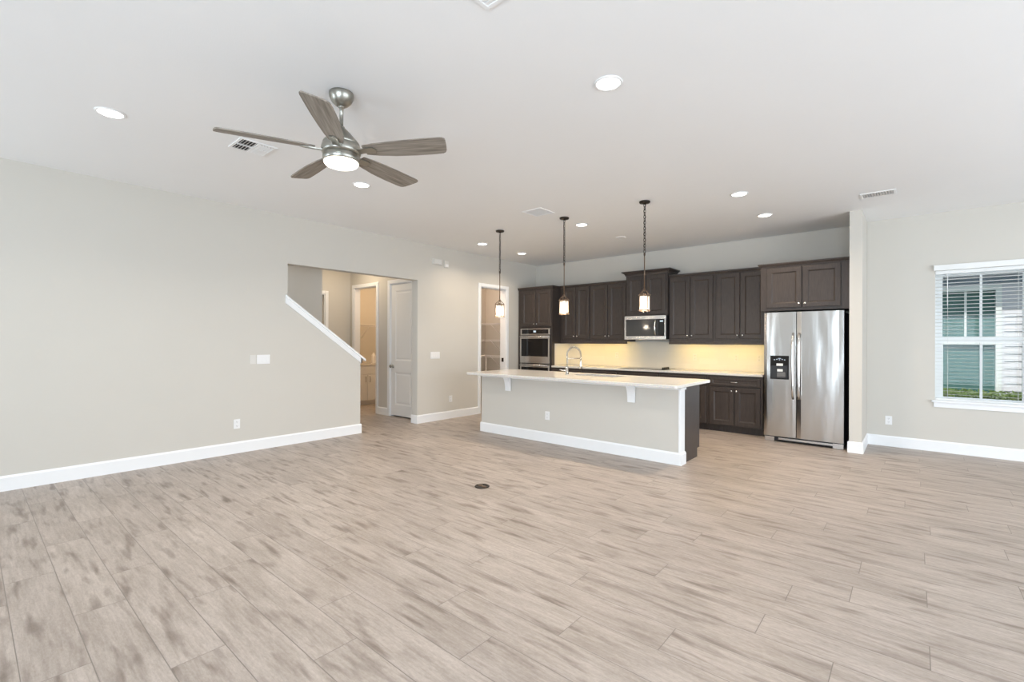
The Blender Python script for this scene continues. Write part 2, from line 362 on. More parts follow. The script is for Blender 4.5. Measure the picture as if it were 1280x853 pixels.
# invented sliding doors behind the camera
sd = MB()
for i in range(5): x = -1.1 + 3.4 * i / 4; sd.box(x - .04, x + .04, YB - .09, YB - .03, 0.03, 2.31)
sd.box(-1.1, 2.3, YB - .09, YB - .03, 0, .08); sd.box(-1.1, 2.3, YB - .09, YB - .03, 2.28, 2.35)
struct(sd, 'door_3', 'vinyl')
sd = MB(); sd.box(-6.1, -6.05, YB - .09, YB - .03, .6, 2.3); sd.box(-4.55, -4.5, YB - .09, YB - .03, .6, 2.3); sd.box(-6.05, -4.55, YB - .09, YB - .03, .6, .65); sd.box(-6.05, -4.55, YB - .09, YB - .03, 2.25, 2.3); sd.box(-6.05, -4.55, YB - .085, YB - .035, 1.42, 1.47)
struct(sd, 'added_window', 'vinyl')  # unseen window, added with its lamp to brighten the left side
sd = MB()
for i in range(5): y = .2 + 6.6 * i / 4; sd.box(XR + .03, XR + .09, y - .04, y + .04, .03, 2.31)
sd.box(XR + .03, XR + .09, .2, 6.8, 0, .08); sd.box(XR + .03, XR + .09, .2, 6.8, 2.28, 2.35)
struct(sd, 'door_4', 'vinyl')  # invented side doors, widened so their lamp brightens the wing wall
# hall, pantry and laundry shell
DY = 5.165                                                   # hall wall with the two doorways faces -y
D1 = (-7.375, -6.615); D2 = (-8.60, -7.82); DZ = 2.445
wh = MB(); wh.box(-8.75, D2[0], DY, DY + .12, 0, HC); wh.box(D2[1], D1[0], DY, DY + .12, 0, HC); wh.box(D1[1], XB - .001, DY, DY + .12, 0, HC)
wh.box(D2[0], D2[1], DY, DY + .12, DZ, HC); wh.box(D1[0], D1[1], DY, DY + .12, DZ, HC)
struct(wh, 'wall_hall', 'wall')
struct(MB().box(-7.60, -7.45, .9, 3.88, 0, HC).box(-7.45, XB - .001, .75, .9, 0, HC), 'wall_stair', 'wall')
FX = -8.75
struct(MB().box(FX - .15, FX, 1.0, 3.80, 0, HC).box(FX - .15, FX, 3.80, 4.615, 2.30, HC).box(FX - .15, FX, 4.615, DY + .12, 0, HC).box(FX - .15, -7.60, .75, 1.0, 0, HC)
       .box(FX - 1.3, FX - 1.15, 3.0, 5.15, 0, HC).box(FX - 1.3, FX - .15, 2.85, 3.0, 0, HC).box(FX - 1.3, FX - .15, DY + .001, DY + .12, 0, HC), 'wall_far', 'wall')
struct(MB().box(-9.75, -9.6, DY + .121, 7.0, 0, HC).box(-9.6, -7.8, 6.85, 7.0, 0, HC).box(-7.8, -7.68, DY + .121, 7.0, 0, HC), 'wall_laundry', 'wall')
struct(MB().box(-7.65, -7.5, 6.101, 7.85, 0, HC).box(-7.65, XB - .001, 5.95, 6.10, 0, HC).box(-7.65, XB - .001, 7.851, 8.0, 0, HC), 'wall_pantry', 'wall')

# baseboards (a moulded profile: flat board, eased top)
BH, BT = .14, .016
def base_y(mb, x0, x1, y, out=-1):      # along x, standing on the face y, board grows towards out
    p = [(y, 0), (y + out * BT, 0), (y + out * BT, BH - .018), (y + out * BT * .55, BH - .006), (y + out * BT * .35, BH), (y, BH)]
    mb.prism(p, 'x', x0, x1)
def base_x(mb, y0, y1, x, out=1):
    p = [(x, 0), (x + out * BT, 0), (x + out * BT, BH - .018), (x + out * BT * .55, BH - .006), (x + out * BT * .35, BH), (x, BH)]
    mb.prism(p, 'y', y0, y1)
b = MB(); base_x(b, YB, HY + BT, XL); base_y(b, XB, XL, HY, 1); struct(b, 'baseboard_left', 'trim')
b = MB(); base_x(b, OY1 - BT, PY0 - .065, XL); base_y(b, XB, XL, OY1, -1); base_x(b, PY1 + .065, 7.60, XL); struct(b, 'baseboard_back', 'trim')
b = MB(); base_y(b, -.482, XR, YW, -1); struct(b, 'baseboard_right', 'trim')
b = MB(); base_y(b, -.612 - BT, -.482 + BT, 7.29, -1); base_x(b, 7.29, YW - BT, -.482, 1); base_x(b, 7.29, 7.36, -.612, -1); struct(b, 'baseboard_wing', 'trim')
b = MB(); base_y(b, D2[1] + .072, D1[0] - .072, DY, -1); base_x(b, 4.69, DY, FX, 1); base_x(b, 1.0, 3.72, FX, 1); struct(b, 'baseboard_hall', 'trim')
# the white sloped cap on the half wall
def slope_prism(mb, y0, y1, dz0, dz1, x0, x1):
    mb.prism([(y0, CAPZ(y0) + dz0), (y1, CAPZ(y1) + dz0), (y1, CAPZ(y1) + dz1), (y0, CAPZ(y0) + dz1)], 'x', x0, x1)
cp = MB(); slope_prism(cp, OY0 + .002, HY + .075, .002, .034, XB - .03, XL + .03); slope_prism(cp, OY0 - .03, OY0 + .002, -.006, .034, XL + .001, XL + .03)
slope_prism(cp, OY0 - .03, HY + .018, -.075, .001, XL + .001, XL + .018); slope_prism(cp, OY0 + .03, HY + .018, -.075, .001, XB - .018, XB - .001); slope_prism(cp, HY + .001, HY + .018, -.075, .001, XB - .018, XL + .018)
struct(cp, 'trim_1', 'trim')
# door casings
def casing_x(name, y0, y1, z, x, face=1, w=.065):        # on a wall whose face is x
    c = MB(); t = .018 * face; a, bb = sorted((x + .0005 * face, x + t))
    c.box(a, bb, y0 - w, y0, 0, z + w, .004); c.box(a, bb, y1, y1 + w, 0, z + w, .004); c.box(a, bb, y0, y1, z, z + w, .004)
    d0, d1 = sorted((x, x - face * WT))
    c.box(d0, d1, y0, y0 + .014, 0, z - .014); c.box(d0, d1, y1 - .014, y1, 0, z - .014); c.box(d0, d1, y0, y1, z - .014, z)
    return struct(c, name, 'trim')
def casing_y(name, x0, x1, z, y, w=.07, dep=.12):
    c = MB()
    c.box(x0 - w, x0, y - .018, y - .0005, 0, z + w, .004); c.box(x1, x1 + w, y - .018, y - .0005, 0, z + w, .004); c.box(x0, x1, y - .018, y - .0005, z, z + w, .004)
    c.box(x0, x0 + .014, y, y + dep, 0, z - .014); c.box(x1 - .014, x1, y, y + dep, 0, z - .014); c.box(x0, x1, y, y + dep, z - .014, z)
    return struct(c, name, 'trim')
t2 = casing_x('trim_2', PY0, PY1, PZ, XL)
casing_y('trim_3', D1[0], D1[1], DZ, DY)
casing_y('trim_4', D2[0], D2[1], DZ, DY)
casing_x('trim_5', 3.80, 4.615, 2.30, FX)
st = MB().box(XL - .10, XL - .05, PY1 - .024, PY1 - .0145, .97, 1.05, .002).build('strike_plate', 'bronze', t2)
# the white two-panel hall door
prof = [(.012, .006), (.03, .010), (.055, .004)]
d1 = MB(); a0, a1 = D1[0] + .016, D1[1] - .016
d1.panel(a0, a1, .022, DZ - .016, DY + .012, .036, [(a0 + .125, a1 - .125, .22, .82, prof), (a0 + .125, a1 - .125, 1.03, 2.31, prof)])
d1 = struct(d1, 'door_1', 'door')
MB().lathe([(.032, 0), (.032, -.008), (.012, -.012), (.011, -.035), (.024, -.042), (.030, -.055), (.026, -.068), (.012, -.073), (0, -.074)], (a0 + .062, DY + .0118, .925), 24, 'y').build('door_knob', 'nickel', d1)

# ------------------------------------------------------------------ the window
w = MB(); yg = YW + .12
w.box(WX0, WX0 + .05, yg - .03, yg + .05, WZ0, WZ1); w.box(WX1 - .05, WX1, yg - .03, yg + .05, WZ0, WZ1); w.box(WX0 + .05, WX1 - .05, yg - .03, yg + .05, WZ0, WZ0 + .016); w.box(WX0 + .05, WX1 - .05, yg - .03, yg + .05, WZ1 - .05, WZ1)
win = struct(w, 'window_1', 'vinyl')
XM = (WX0 + WX1) / 2
s1 = MB(); s1.box(WX0 + .05, WX1 - .05, yg + .012, yg + .035, 1.40, 1.47); s1.box(WX0 + .05, WX0 + .075, yg + .012, yg + .035, 1.47, WZ1 - .05); s1.box(WX1 - .075, WX1 - .05, yg + .012, yg + .035, 1.47, WZ1 - .05); s1.box(WX0 + .075, WX1 - .075, yg + .012, yg + .035, WZ1 - .075, WZ1 - .05); s1.box(XM - .012, XM + .012, yg + .012, yg + .035, 1.47, WZ1 - .075)
s1.build('upper_sash', 'vinyl', win)
s2 = MB(); s2.box(WX0 + .05, WX1 - .05, yg - .02, yg + .01, 1.395, 1.465); s2.box(WX0 + .05, WX0 + .08, yg - .02, yg + .01, WZ0 + .017, 1.395); s2.box(WX1 - .08, WX1 - .05, yg - .02, yg + .01, WZ0 + .017, 1.395); s2.box(WX0 + .08, WX1 - .08, yg - .02, yg + .01, WZ0 + .017, WZ0 + .04); s2.box(XM - .012, XM + .012, yg - .02, yg + .01, WZ0 + .04, 1.395)
s2.build('lower_sash', 'vinyl', win)
MB().box(WX0 + .075, WX1 - .075, yg + .022, yg + .026, 1.47, WZ1 - .075).build('upper_glass', 'glass', win)
MB().box(WX0 + .08, WX1 - .08, yg - .007, yg - .003, WZ0 + .04, 1.395).build('lower_glass', 'glass', win)
sl = MB(); sl.box(WX0 - .035, WX1 + .035, YW - .055, YW - .001, WZ0 - .026, WZ0 - .001, .006); sl.box(WX0 + .001, WX1 - .001, YW - .001, yg - .03, WZ0 - .0, WZ0 + .004)
sl.box(WX0 - .012, WX1 + .012, YW - .018, YW - .001, WZ0 - .09, WZ0 - .027, .003)
sl.build('window_sill', 'trim', win)
# the blind
BL = thing('window_blind', (XM, YW + .045, WZ0 + .01), 'white horizontal slat blind lowered over the window with its slats open', 'blind')
MB().box(WX0 - .015, WX1 + .015, YW - .045, YW - .002, 2.305, 2.375, .004).box(WX0 + .004, WX1 - .004, YW + .012, YW + .065, 2.262, 2.305).build('valance', 'slat', BL)
zz = 2.238; k = 0
while zz > WZ0 + .05:
    s = MB(); n = 5; pts = []
    for i in range(n + 1): t = i / n - .5; pts.append((YW + .037 + t * .05, zz + .0012 * (1 - 4 * t * t) + t * -.004))
    for i in range(n, -1, -1): t = i / n - .5; pts.append((YW + .037 + t * .05, zz - .0016 + .0012 * (1 - 4 * t * t) + t * -.004))
    s.prism(pts, 'x', WX0 + .008, WX1 - .008).build('slat', 'slat', BL); zz -= .0455; k += 1
MB().box(WX0 + .008, WX1 - .008, YW + .012, YW + .062, WZ0 + .006, WZ0 + .024, .003).build('bottom_rail', 'slat', BL)
for x in (WX0 + .12, WX1 - .12):
    MB().tube([(x, YW + .0105, 2.262), (x, YW + .0105, WZ0 + .02)], .0011, 5).tube([(x, YW + .0635, 2.262), (x, YW + .0635, WZ0 + .02)], .0011, 5).build('ladder_cord', 'slat', BL)
MB().tube([(WX0 + .115, YW + .004, 2.27), (WX0 + .117, YW + .002, 1.86)], .0045, 8).build('tilt_wand', 'plate', BL)

# ================================================================== OUTSIDE THE WINDOW
struct(MB().box(-12, 14, 8.41, 24, -.35, -.15), 'lawn', 'grass')
NY = 10.9
HN = thing('house', (1.0, NY, -.15), 'white sided house next door seen through the blind slats', 'house')
hw = MB().box(-3.0, -.35, NY, NY + .2, -.15, 2.9); hw.box(1.02, 6, NY, NY + .2, -.15, 2.9); hw.box(-.35, 1.02, NY, NY + .2, -.15, .35); hw.box(-.35, 1.02, NY, NY + .2, 2.25, 2.9)
for i in range(22):
    z = -.1 + i * .12
    if z < 2.2: hw.prism([(NY - .001, z), (NY - .012, z), (NY - .001, z + .1)], 'x', 1.12, 6)
hw.build('siding_wall', 'siding', HN)
hwin = MB().box(-.45, -.35, NY - .03, NY - .002, .27, 2.33); hwin.box(1.02, 1.09, NY - .03, NY - .002, .27, 2.33); hwin.box(-.35, 1.02, NY - .03, NY - .002, 2.25, 2.33); hwin.box(-.35, 1.02, NY - .03, NY - .002, .27, .35); hwin.box(-.35, 1.02, NY + .02, NY + .06, 1.36, 1.42); hwin.box(.655, .685, NY + .02, NY + .055, 1.42, 2.25)
hwf = hwin.build('window', 'vinyl', HN)
MB().box(-.35, 1.02, NY + .08, NY + .1, .35, 2.25).build('pane', 'teal', hwf)
MB().box(-3, 6, NY - .04, NY - .013, 2.37, 2.47).build('frieze_board', 'frieze', HN)
MB().box(-3, 6, NY - .42, NY + .2, 2.62, 2.645).box(-3, 6, NY - .45, NY - .421, 2.60, 2.78).build('eave', 'siding', HN)
MB().prism([(NY - .5, 2.785), (NY + 3.0, 4.3), (NY + 3.0, 4.45), (NY - .5, 2.86)], 'x', -3, 6).build('roof', 'roof', HN)
hd = MB(); hy = 9.35
hd.box(-1.5, 5, hy - .22, hy + .22, -.15, .60, .06)
b = bmesh.new()
for i in range(5200):
    x = random.uniform(-.6, 2.6); side = random.random()
    if side < .5: y = hy - .24 + random.uniform(-.03, .03); z = random.uniform(.15, .70)
    else: y = hy + random.uniform(-.26, .26); z = .63 + random.uniform(-.04, .08)
    L = random.uniform(.022, .04); a = random.uniform(0, 2 * PI); tl = random.uniform(-.9, .9)
    u = Vector((math.cos(a), math.sin(a) * .7, tl)).normalized(); v = u.cross(Vector((random.uniform(-1, 1), random.uniform(-1, 1), random.uniform(-.2, 1)))).normalized()
    c = Vector((x, y, z)); q = [c - u * L, c + v * L * .45, c + u * L, c - v * L * .45]
    f = b.faces.new([b.verts.new(p) for p in q])
me = bpy.data.meshes.new('leaf'); b.to_mesh(me); b.free()
HG = hd.build('hedge', 'hedgecore', origin=(1, hy, -.15)); tag(HG, 'low clipped yellow green hedge below the neighbouring house window', 'hedge')
lf = MB(); lf.bm.from_mesh(me); bpy.data.meshes.remove(me); lo = lf.build('foliage', 'leaf', HG); lo['kind'] = 'stuff'
# unseen patio, its roof added to keep sun out of the sliding doors
struct(MB().box(-9, 6, -7.0, YB - .151, -.2, -.02), 'patio_slab', 'concrete')
struct(MB().box(-9, 6, -7.0, YB - .151, 2.62, 2.8), 'patio_sun_block', 'ceiling')

# ================================================================== KITCHEN CABINETS
def knob(x, z, yf, parent):
    MB().lathe([(.006, 0), (.006, -.012), (.013, -.017), (.015, -.023), (.011, -.028), (0, -.029)], (x, yf - .0002, z), 16, 'y').build('knob', 'chrome', parent)
DP = [(.004, .003), (.015, .0125), (.022, .0135)]
def cab_door(x0, x1, z0, z1, yf, root, kx, kz, fr=.062):
    d = MB().panel(x0, x1, z0, z1, yf - .020, .0195, [(x0 + fr, x1 - fr, z0 + fr, z1 - fr, DP)], .004).build('door', 'wood', root)
    knob(kx, kz, yf - .020, d)
def crown(root, x0, x1, yf, yb, z, h=.055, out=.05, left=True, right=True):
    c = MB(); pf = [(0, 0), (-.012, 0), (-.016, h * .25), (-.03, h * .55), (-out, h * .8), (-out, h), (0, h)]
    b = bmesh.new(); n = len(pf); rings = []
    l = 1 if left else 0; r = 1 if right else 0
    path = [(x0, yf, (-l, 1)), (x1, yf, (r, 1))]
    el = 7.86 if left == 'short' else yb; er = 7.86 if right == 'short' else yb      # a neighbour's crown meets the return there
    full = ([(x0, el, (-1, 0))] if left else []) + path + ([(x1, er, (1, 0))] if right else [])
    for (x, y, (dx, dy)) in full:
        rings.append([b.verts.new((x + dx * (-p[0]), y + dy * p[0], z + p[1])) for p in pf])
    for A, B in zip(rings, rings[1:]):
        for i in range(n): b.faces.new((A[i], A[(i + 1) % n], B[(i + 1) % n], B[i]))
    b.faces.new(rings[0]); b.faces.new(rings[-1])
    bmesh.ops.recalc_face_normals(b, faces=b.faces[:]); c.merge(b)
    c.box(x0 + .001, x1 - .001, yf + .001, yb, z + h - .012, z + h - .001)
    return c.build('crown_moulding', 'wood', root)
YC = YK - .002
# --- oven tower
yt = 7.618; tx0, tx1 = -6.318, -5.452
TW = thing('oven_cabinet', ((tx0 + tx1) / 2, YC, 0), 'tall dark espresso cabinet holding the wall oven, nearest the pantry', 'cabinet')
bd = MB().box(tx0, tx0 + .055, yt, YC, 0, 2.47); bd.box(tx1 - .03, tx1, yt, YC, 0, 2.47); bd.box(tx0 + .055, tx1 - .03, yt, YC, 1.662, 2.47); bd.box(tx0 + .055, tx1 - .03, yt, YC, .1, .30); bd.box(tx0 + .055, tx1 - .03, yt + .06, YC, 0, .1); bd.box(tx0 + .055, tx1 - .03, YC - .03, YC, .30, 1.662)
bd.build('body', 'wood', TW)
cab_door(-6.225, -5.857, 1.70, 2.425, yt, TW, -5.885, 1.745); cab_door(-5.838, -5.472, 1.70, 2.425, yt, TW, -5.81, 1.745)
crown(TW, tx0, tx1, yt, YC, 2.455, .05, .035, left=False, right='short')
# --- double wall oven
OV = thing('wall_oven', (-5.873, yt, .302), 'stainless steel double wall oven with black glass doors in the tall cabinet', 'oven')
ox0, ox1 = -6.25, -5.492; oy = yt - .003
MB().box(ox0 + .02, ox1 - .02, yt + .01, YC - .06, .31, 1.65).build('body', 'black', OV)
pn = MB().box(ox0, ox1, oy - .018, oy, 1.525, 1.652, .003).build('control_panel', 'steel', OV)
MB().box(ox0 + .04, ox1 - .04, oy - .0205, oy - .0182, 1.545, 1.635).build('panel_glass', 'blackglass', pn)
MB().box(-5.905, -5.84, oy - .0212, oy - .0206, 1.575, 1.61).build('clock_display', 'display', pn)
for bx_ in (-6.08, -6.0, -5.76, -5.68): MB().box(bx_, bx_ + .012, oy - .0212, oy - .0206, 1.583, 1.591).build('touch_key', 'slot', pn)
def oven_door(z0, z1, gz0, gz1):
    d = MB().box(ox0, ox1, oy - .03, oy, z0, gz0, .003).box(ox0, ox1, oy - .03, oy, gz1, z1, .003).box(ox0, ox0 + .035, oy - .03, oy, gz0 - .003, gz1 + .003).box(ox1 - .035, ox1, oy - .03, oy, gz0 - .003, gz1 + .003).build('door', 'steel', OV)
    MB().box(ox0 + .035, ox1 - .035, oy - .027, oy - .002, gz0, gz1).build('glass', 'blackglass', d)
    MB().tube([(ox0 + .03, oy - .075, z1 - .028), (ox1 - .03, oy - .075, z1 - .028)], .011, 12).box(ox0 + .045, ox0 + .065, oy - .07, oy - .03, z1 - .038, z1 - .018).box(ox1 - .065, ox1 - .045, oy - .07, oy - .03, z1 - .038, z1 - .018).build('handle', 'steel', d)
oven_door(.945, 1.512, 1.085, 1.445); oven_door(.325, .93, .47, .865)
# --- uppers
yu = 7.898
def upper(name_label, x0, x1, doors, z0=1.395, z1=2.475, yf=yu, grp=None, rail=True, ch=.05, cout=.03, cl=False, cr=False):
    root = thing('upper_cabinet', ((x0 + x1) / 2, YC, z0), name_label, 'cabinet', 'upper cabinets along the kitchen wall')
    bx = MB().box(x0 + .001, x1 - .001, yf, YC, z0, z1)
    bx.build('body', 'wood', root)
    if rail: MB().box(x0 + .001, x1 - .001, yf - .012, yf + .008, z0 - .045, z0 - .0005, .004).build('light_rail', 'wood', root)
    n = len(doors)
    for i, (a, c, za, zb) in enumerate(doors):
        kx = (c - .03) if i % 2 == 0 else (a + .03)
        cab_door(a, c, za, zb, yf, root, kx, za + .05)
    crown(root, x0 + .001, x1 - .001, yf, YC, z1 - .01, ch, cout, cl, cr)
    return root
UZ0, UZ1 = 1.445, 2.455
upper('dark two-door upper cabinet directly right of the oven cabinet', -5.450, -4.752, [(-5.372, -5.078, UZ0, UZ1), (-5.064, -4.768, UZ0, UZ1)])
upper('dark two-door upper cabinet directly left of the microwave', -4.751, -3.968, [(-4.735, -4.370, UZ0, UZ1), (-4.355, -3.992, UZ0, UZ1)])
upper('raised dark upper cabinet above the microwave with stepped crown', -3.966, -3.192, [(-3.935, -3.588, 1.868, 2.553), (-3.570, -3.222, 1.868, 2.553)], 1.85, 2.585, 7.838, rail=False, ch=.075, cout=.065, cl=True, cr=True)
upper('dark two-door upper cabinet directly right of the microwave', -3.190, -2.434, [(-3.176, -2.835, UZ0, UZ1 + .02), (-2.820, -2.462, UZ0, UZ1 + .02)], z1=2.495)
upper('dark two-door upper cabinet between the fridge cabinet and its left neighbour', -2.433, -1.668, [(-2.406, -2.058, UZ0, UZ1 + .02), (-2.043, -1.695, UZ0, UZ1 + .02)], z1=2.495)
FC = upper('short wide dark cabinet mounted over the refrigerator', -1.665, -.613, [(-1.588, -1.158, 1.872, 2.432), (-1.146, -.716, 1.872, 2.432)], 1.832, 2.465, 7.46, rail=False, ch=.045, cout=.035, cl='short')
# --- microwave
mx0, mx1, my = -3.962, -3.196, 7.80
MW = thing('microwave', ((mx0 + mx1) / 2, YC, 1.428), 'stainless over-the-range microwave below the raised upper cabinet', 'microwave')
MB().box(mx0 + .004, mx1 - .004, my + .002, YC - .006, 1.435, 1.846).build('body', 'black', MW)
fr = MB().box(mx0, mx1, my - .03, my, 1.782, 1.847, .004).box(mx0, mx1, my - .03, my, 1.428, 1.490, .004).box(mx0, mx0 + .03, my - .03, my, 1.489, 1.783).box(mx1 - .022, mx1, my - .03, my, 1.489, 1.783).build('front_frame', 'steel', MW)
MB().box(mx0 + .03, -3.335, my - .026, my - .002, 1.490, 1.782).build('door_glass', 'mwglass', MW)
cpn = MB().box(-3.333, mx1 - .022, my - .027, my - .002, 1.490, 1.782).build('control_panel', 'blackglass', MW)
MB().box(-3.30, -3.245, my - .0285, my - .0271, 1.735, 1.757).build('clock_display', 'display', cpn)
hp = []
for i in range(13): t = i / 12; hp.append((-3.372, my - .03 - .05 * math.sin(PI * t) ** .6 if 0 < t < 1 else my - .028, 1.505 + .262 * t))
MB().tube(hp, .013, 12).build('handle', 'chrome', MW)
# --- base cabinets
yb_ = 7.618
def basecab(x0, x1, label, ndoor=2, drawer=True, pull=True):
    r = thing('base_cabinet', ((x0 + x1) / 2, YC, 0), label, 'cabinet', 'base cabinets along the kitchen wall')
    MB().box(x0 + .001, x1 - .001, yb_, YC, .1, .878).box(x0 + .001, x1 - .001, yb_ + .065, YC, 0, .1).build('body', 'wood', r)
    dw = MB().panel(x0 + .03, x1 - .03, .716, .842, yb_ - .02, .0195, [(x0 + .075, x1 - .075, .746, .812, [(.006, .002), (.012, .006)])], .005).build('drawer', 'wood', r)
    xc = (x0 + x1) / 2; ph = []
    for i in range(9): t = i / 8; ph.append((xc - .055 + .11 * t, yb_ - .02 - .026 * math.sin(PI * t) ** .5 if 0 < t < 1 else yb_ - .019, .779))
    MB().tube(ph, .006, 10).build('pull', 'chrome', dw)
    if ndoor == 2: ds = [(x0 + .03, xc - .006, xc - .035), (xc + .006, x1 - .03, xc + .035)]
    else: ds = [(x0 + .03, x1 - .03, x0 + .06)]
    for a, c, kx in ds: cab_door(a, c, .118, .692, yb_, r, kx, .645)
basecab(-5.450, -4.726, 'dark base cabinet beside the oven cabinet, behind the island')
basecab(-4.725, -4.006, 'dark base cabinet left of the cooktop, behind the island')
basecab(-4.004, -3.237, 'dark base cabinet under the black cooktop, behind the island')
basecab(-3.235, -2.451, 'dark base cabinet partly hidden behind the right end of the island')
basecab(-2.449, -1.668, 'dark base cabinet standing against the left side of the refrigerator')
CT = MB().box(-5.448, -1.664, 7.588, YC, .8795, .914, .004).build('countertop', 'quartz', origin=(-3.55, YC, .8795)); tag(CT, 'long pale quartz countertop running under the wall cabinets', 'countertop')
BS = MB().box(-5.436, -1.664, YC - .011, YC - .001, .9155, 1.394).build('backsplash', 'splash', origin=(-3.55, YC, .9155)); tag(BS, 'cream tile backsplash between countertop and upper cabinets', 'backsplash')
BR = MB().box(-5.4505, -5.4405, 7.70, YC - .001, .9155, 1.349).build('backsplash', 'splash', origin=(-5.445, 7.9, .9155)); tag(BR, 'short tile return on the side of the oven cabinet', 'backsplash')
# cooktop
CK = thing('cooktop', (-3.585, 7.92, .9145), 'black glass cooktop set in the wall countertop below the microwave', 'cooktop')
MB().box(-3.99, -3.18, 7.665, 8.165, .9145, .921, .003).build('glass_top', 'blackglass', CK)
for i in range(4):
    MB().lathe([(.021, 0), (.021, .006), (.017, .012), (.016, .03), (.012, .033), (0, .033)], (-3.235, 7.75 + i * .075, .9212), 18).build('control_knob', 'black', CK)
# under-cabinet lights
def under(x0, x1, label):
    r = thing('under_cabinet_light', ((x0 + x1) / 2, 7.99, 1.394), label, 'light', 'strip lights under the wall cabinets')
    MB().box(x0, x1, 7.96, 8.02, 1.385, 1.3945).build('housing', 'plate', r)
    MB().box(x0 + .01, x1 - .01, 7.965, 8.015, 1.381, 1.3849).build('lens', 'under', r)
under(-5.22, -4.80, 'glowing strip light under the upper cabinet beside the oven cabinet')
under(-4.70, -4.06, 'glowing strip light under the upper cabinet left of the microwave')
under(-3.12, -2.48, 'glowing strip light under the upper cabinet right of the microwave')
under(-2.38, -1.72, 'glowing strip light under the upper cabinet nearest the refrigerator')

# ================================================================== REFRIGERATOR
fx0, fx1, fs, fy = -1.604, -.676, -1.207, 7.385
RF = thing('refrigerator', (-1.14, 7.8, 0), 'stainless side-by-side refrigerator with black ice dispenser', 'refrigerator')
MB().box(fx0 + .006, fx1 - .002, fy + .062, 8.12, .03, 1.79, .004).build('body', 'steel_side', RF)
def fdoor(x0, x1):
    d = bmesh.new(); n = 10; pts = []
    for i in range(n + 1):
        t = i / n; xx = x0 + (x1 - x0) * t; e = min(t, 1 - t) * (x1 - x0); c = .012 * (1 - min(e / .025, 1)) ** 2
        pts.append((xx, fy - .012 + .0022 * (2 * t - 1) ** 2 + c))
    pts = [(x0, fy + .055)] + pts + [(x1, fy + .055)]
    return MB().prism(pts, 'z', .082, 1.805)
ld = fdoor(fx0, fs - .004).build('freezer_door', 'steel_wavy', RF); rd = fdoor(fs + .004, fx1).build('fridge_door', 'steel_wavy', RF)
for nm, xx, par in (('handle', fs - .036, ld), ('handle', fs + .036, rd)):
    h = MB(); pts = []
    for i in range(15):
        t = i / 14; pts.append((xx, fy - .018 - .05 * min(1, math.sin(PI * t) * 3.0) ** .6 - .008 * math.sin(PI * t) if 0 < t < 1 else fy - .010, .615 + .895 * t))
    b2 = MB(); b2.tube(pts, .0145, 12); b2.build(nm, 'chrome', par)
DS = MB().box(-1.522, -1.293, fy - .0165, fy - .006, .875, 1.203, .004).build('ice_dispenser', 'blackglass', ld)
MB().box(-1.505, -1.31, fy - .0172, fy - .0166, .89, 1.065).build('recess', 'black', DS)
MB().box(-1.445, -1.365, fy - .0185, fy - .0173, 1.062, 1.095).build('label_sticker', 'label', DS)
MB().box(-1.435, -1.367, fy - .0185, fy - .0173, .983, 1.017).build('label_sticker', 'label', DS)
MB().prism([(fy - .0173, .90), (fy - .03, .915), (fy - .024, .975), (fy - .0173, .975)], 'x', -1.435, -1.335).build('lever', 'slot', DS)
ic = MB()
for i, x in enumerate((-1.47, -1.44, -1.408, -1.375, -1.345)): ic.box(x - .006, x + .006, fy - .0172, fy - .0166, 1.14 + .006 * (i % 2), 1.150 + .006 * (i % 2))
ic.box(-1.425, -1.391, fy - .0172, fy - .0166, 1.162, 1.168).build('dispenser_icons', 'display', DS)
MB().box(-.795, -.755, fy - .0115, fy - .0085, 1.735, 1.747).build('badge', 'chrome', rd)
gr = MB().box(fx0 + .02, fx1 - .02, fy + .02, fy + .06, .022, .076)
gr.build('toe_grille', 'black', RF)
MB().box(fx0 + .18, fx1 - .10, fy + .008, fy + .0195, .035, .062).build('grille_trim', 'steel', RF)
for x in (fx0 + .07, fx1 - .06): MB().box(x - .06, x + .06, fy + .006, fy + .05, 0, .07, .004).build('foot', 'steel', RF)

# ================================================================== ISLAND
ix0, ix1, iy = -5.085, -2.003, 5.24
IS = thing('kitchen_island', (-3.54, 5.6, 0), 'long kitchen island with pale grey front panel and dark cabinet back', 'island')
MB().box(ix0, ix1, iy, iy + .13, 0, .884).build('knee_wall', 'wall', IS)
MB().box(ix1 + .0005, ix1 + .02, iy - .006, iy + .136, 0, .884, .003).box(ix1 + .0005, ix1 + .034, iy - .02, iy + .15, .845, .884, .006).build('end_trim', 'trim', IS)
bb = MB(); base_y(bb, ix0 - .015, ix1 + .02 + BT, iy, -1); base_x(bb, iy + .0003, iy + .136, ix1 + .0205, 1); bb.build('baseboard', 'trim', IS)
ft = MB().box(ix0, ix1, iy - .014, iy - .0005, .846, .884, .004).build('top_moulding', 'trim', IS)
cbx = MB().prism([(iy + .137, 0), (5.80, 0), (5.80, .105), (5.875, .105), (5.875, .884), (iy + .137, .884)], 'x', ix1 - .004, ix1 + .014)
cbx.prism([(iy + .1305, 0), (5.80, 0), (5.80, .105), (5.875, .105), (5.875, .884), (iy + .1305, .884)], 'x', ix0 - .018, ix0 - .0005)
cbx.box(ix0, ix1 - .005, iy + .131, 5.80, 0, .105); cbx.box(ix0, ix1 - .005, iy + .131, 5.855, .105, .64); cbx.box(ix0, -3.75, iy + .131, 5.855, .64, .884); cbx.box(-2.85, ix1 - .005, iy + .131, 5.855, .64, .884)
cbx.build('cabinet_back', 'wood', IS)
def corbel(x0, x1):
    c = MB(); y = iy - .0145
    pts = [(y, .662), (y - .016, .662), (y - .018, .70), (y - .023, .745), (y - .033, .79), (y - .049, .83), (y - .060, .852), (y - .060, .884), (y, .884)]
    c.prism(pts, 'x', x0, x1); c.box(x0 - .004, x1 + .004, y - .066, y, .864, .8845)
    c.build('corbel', 'trim', IS)
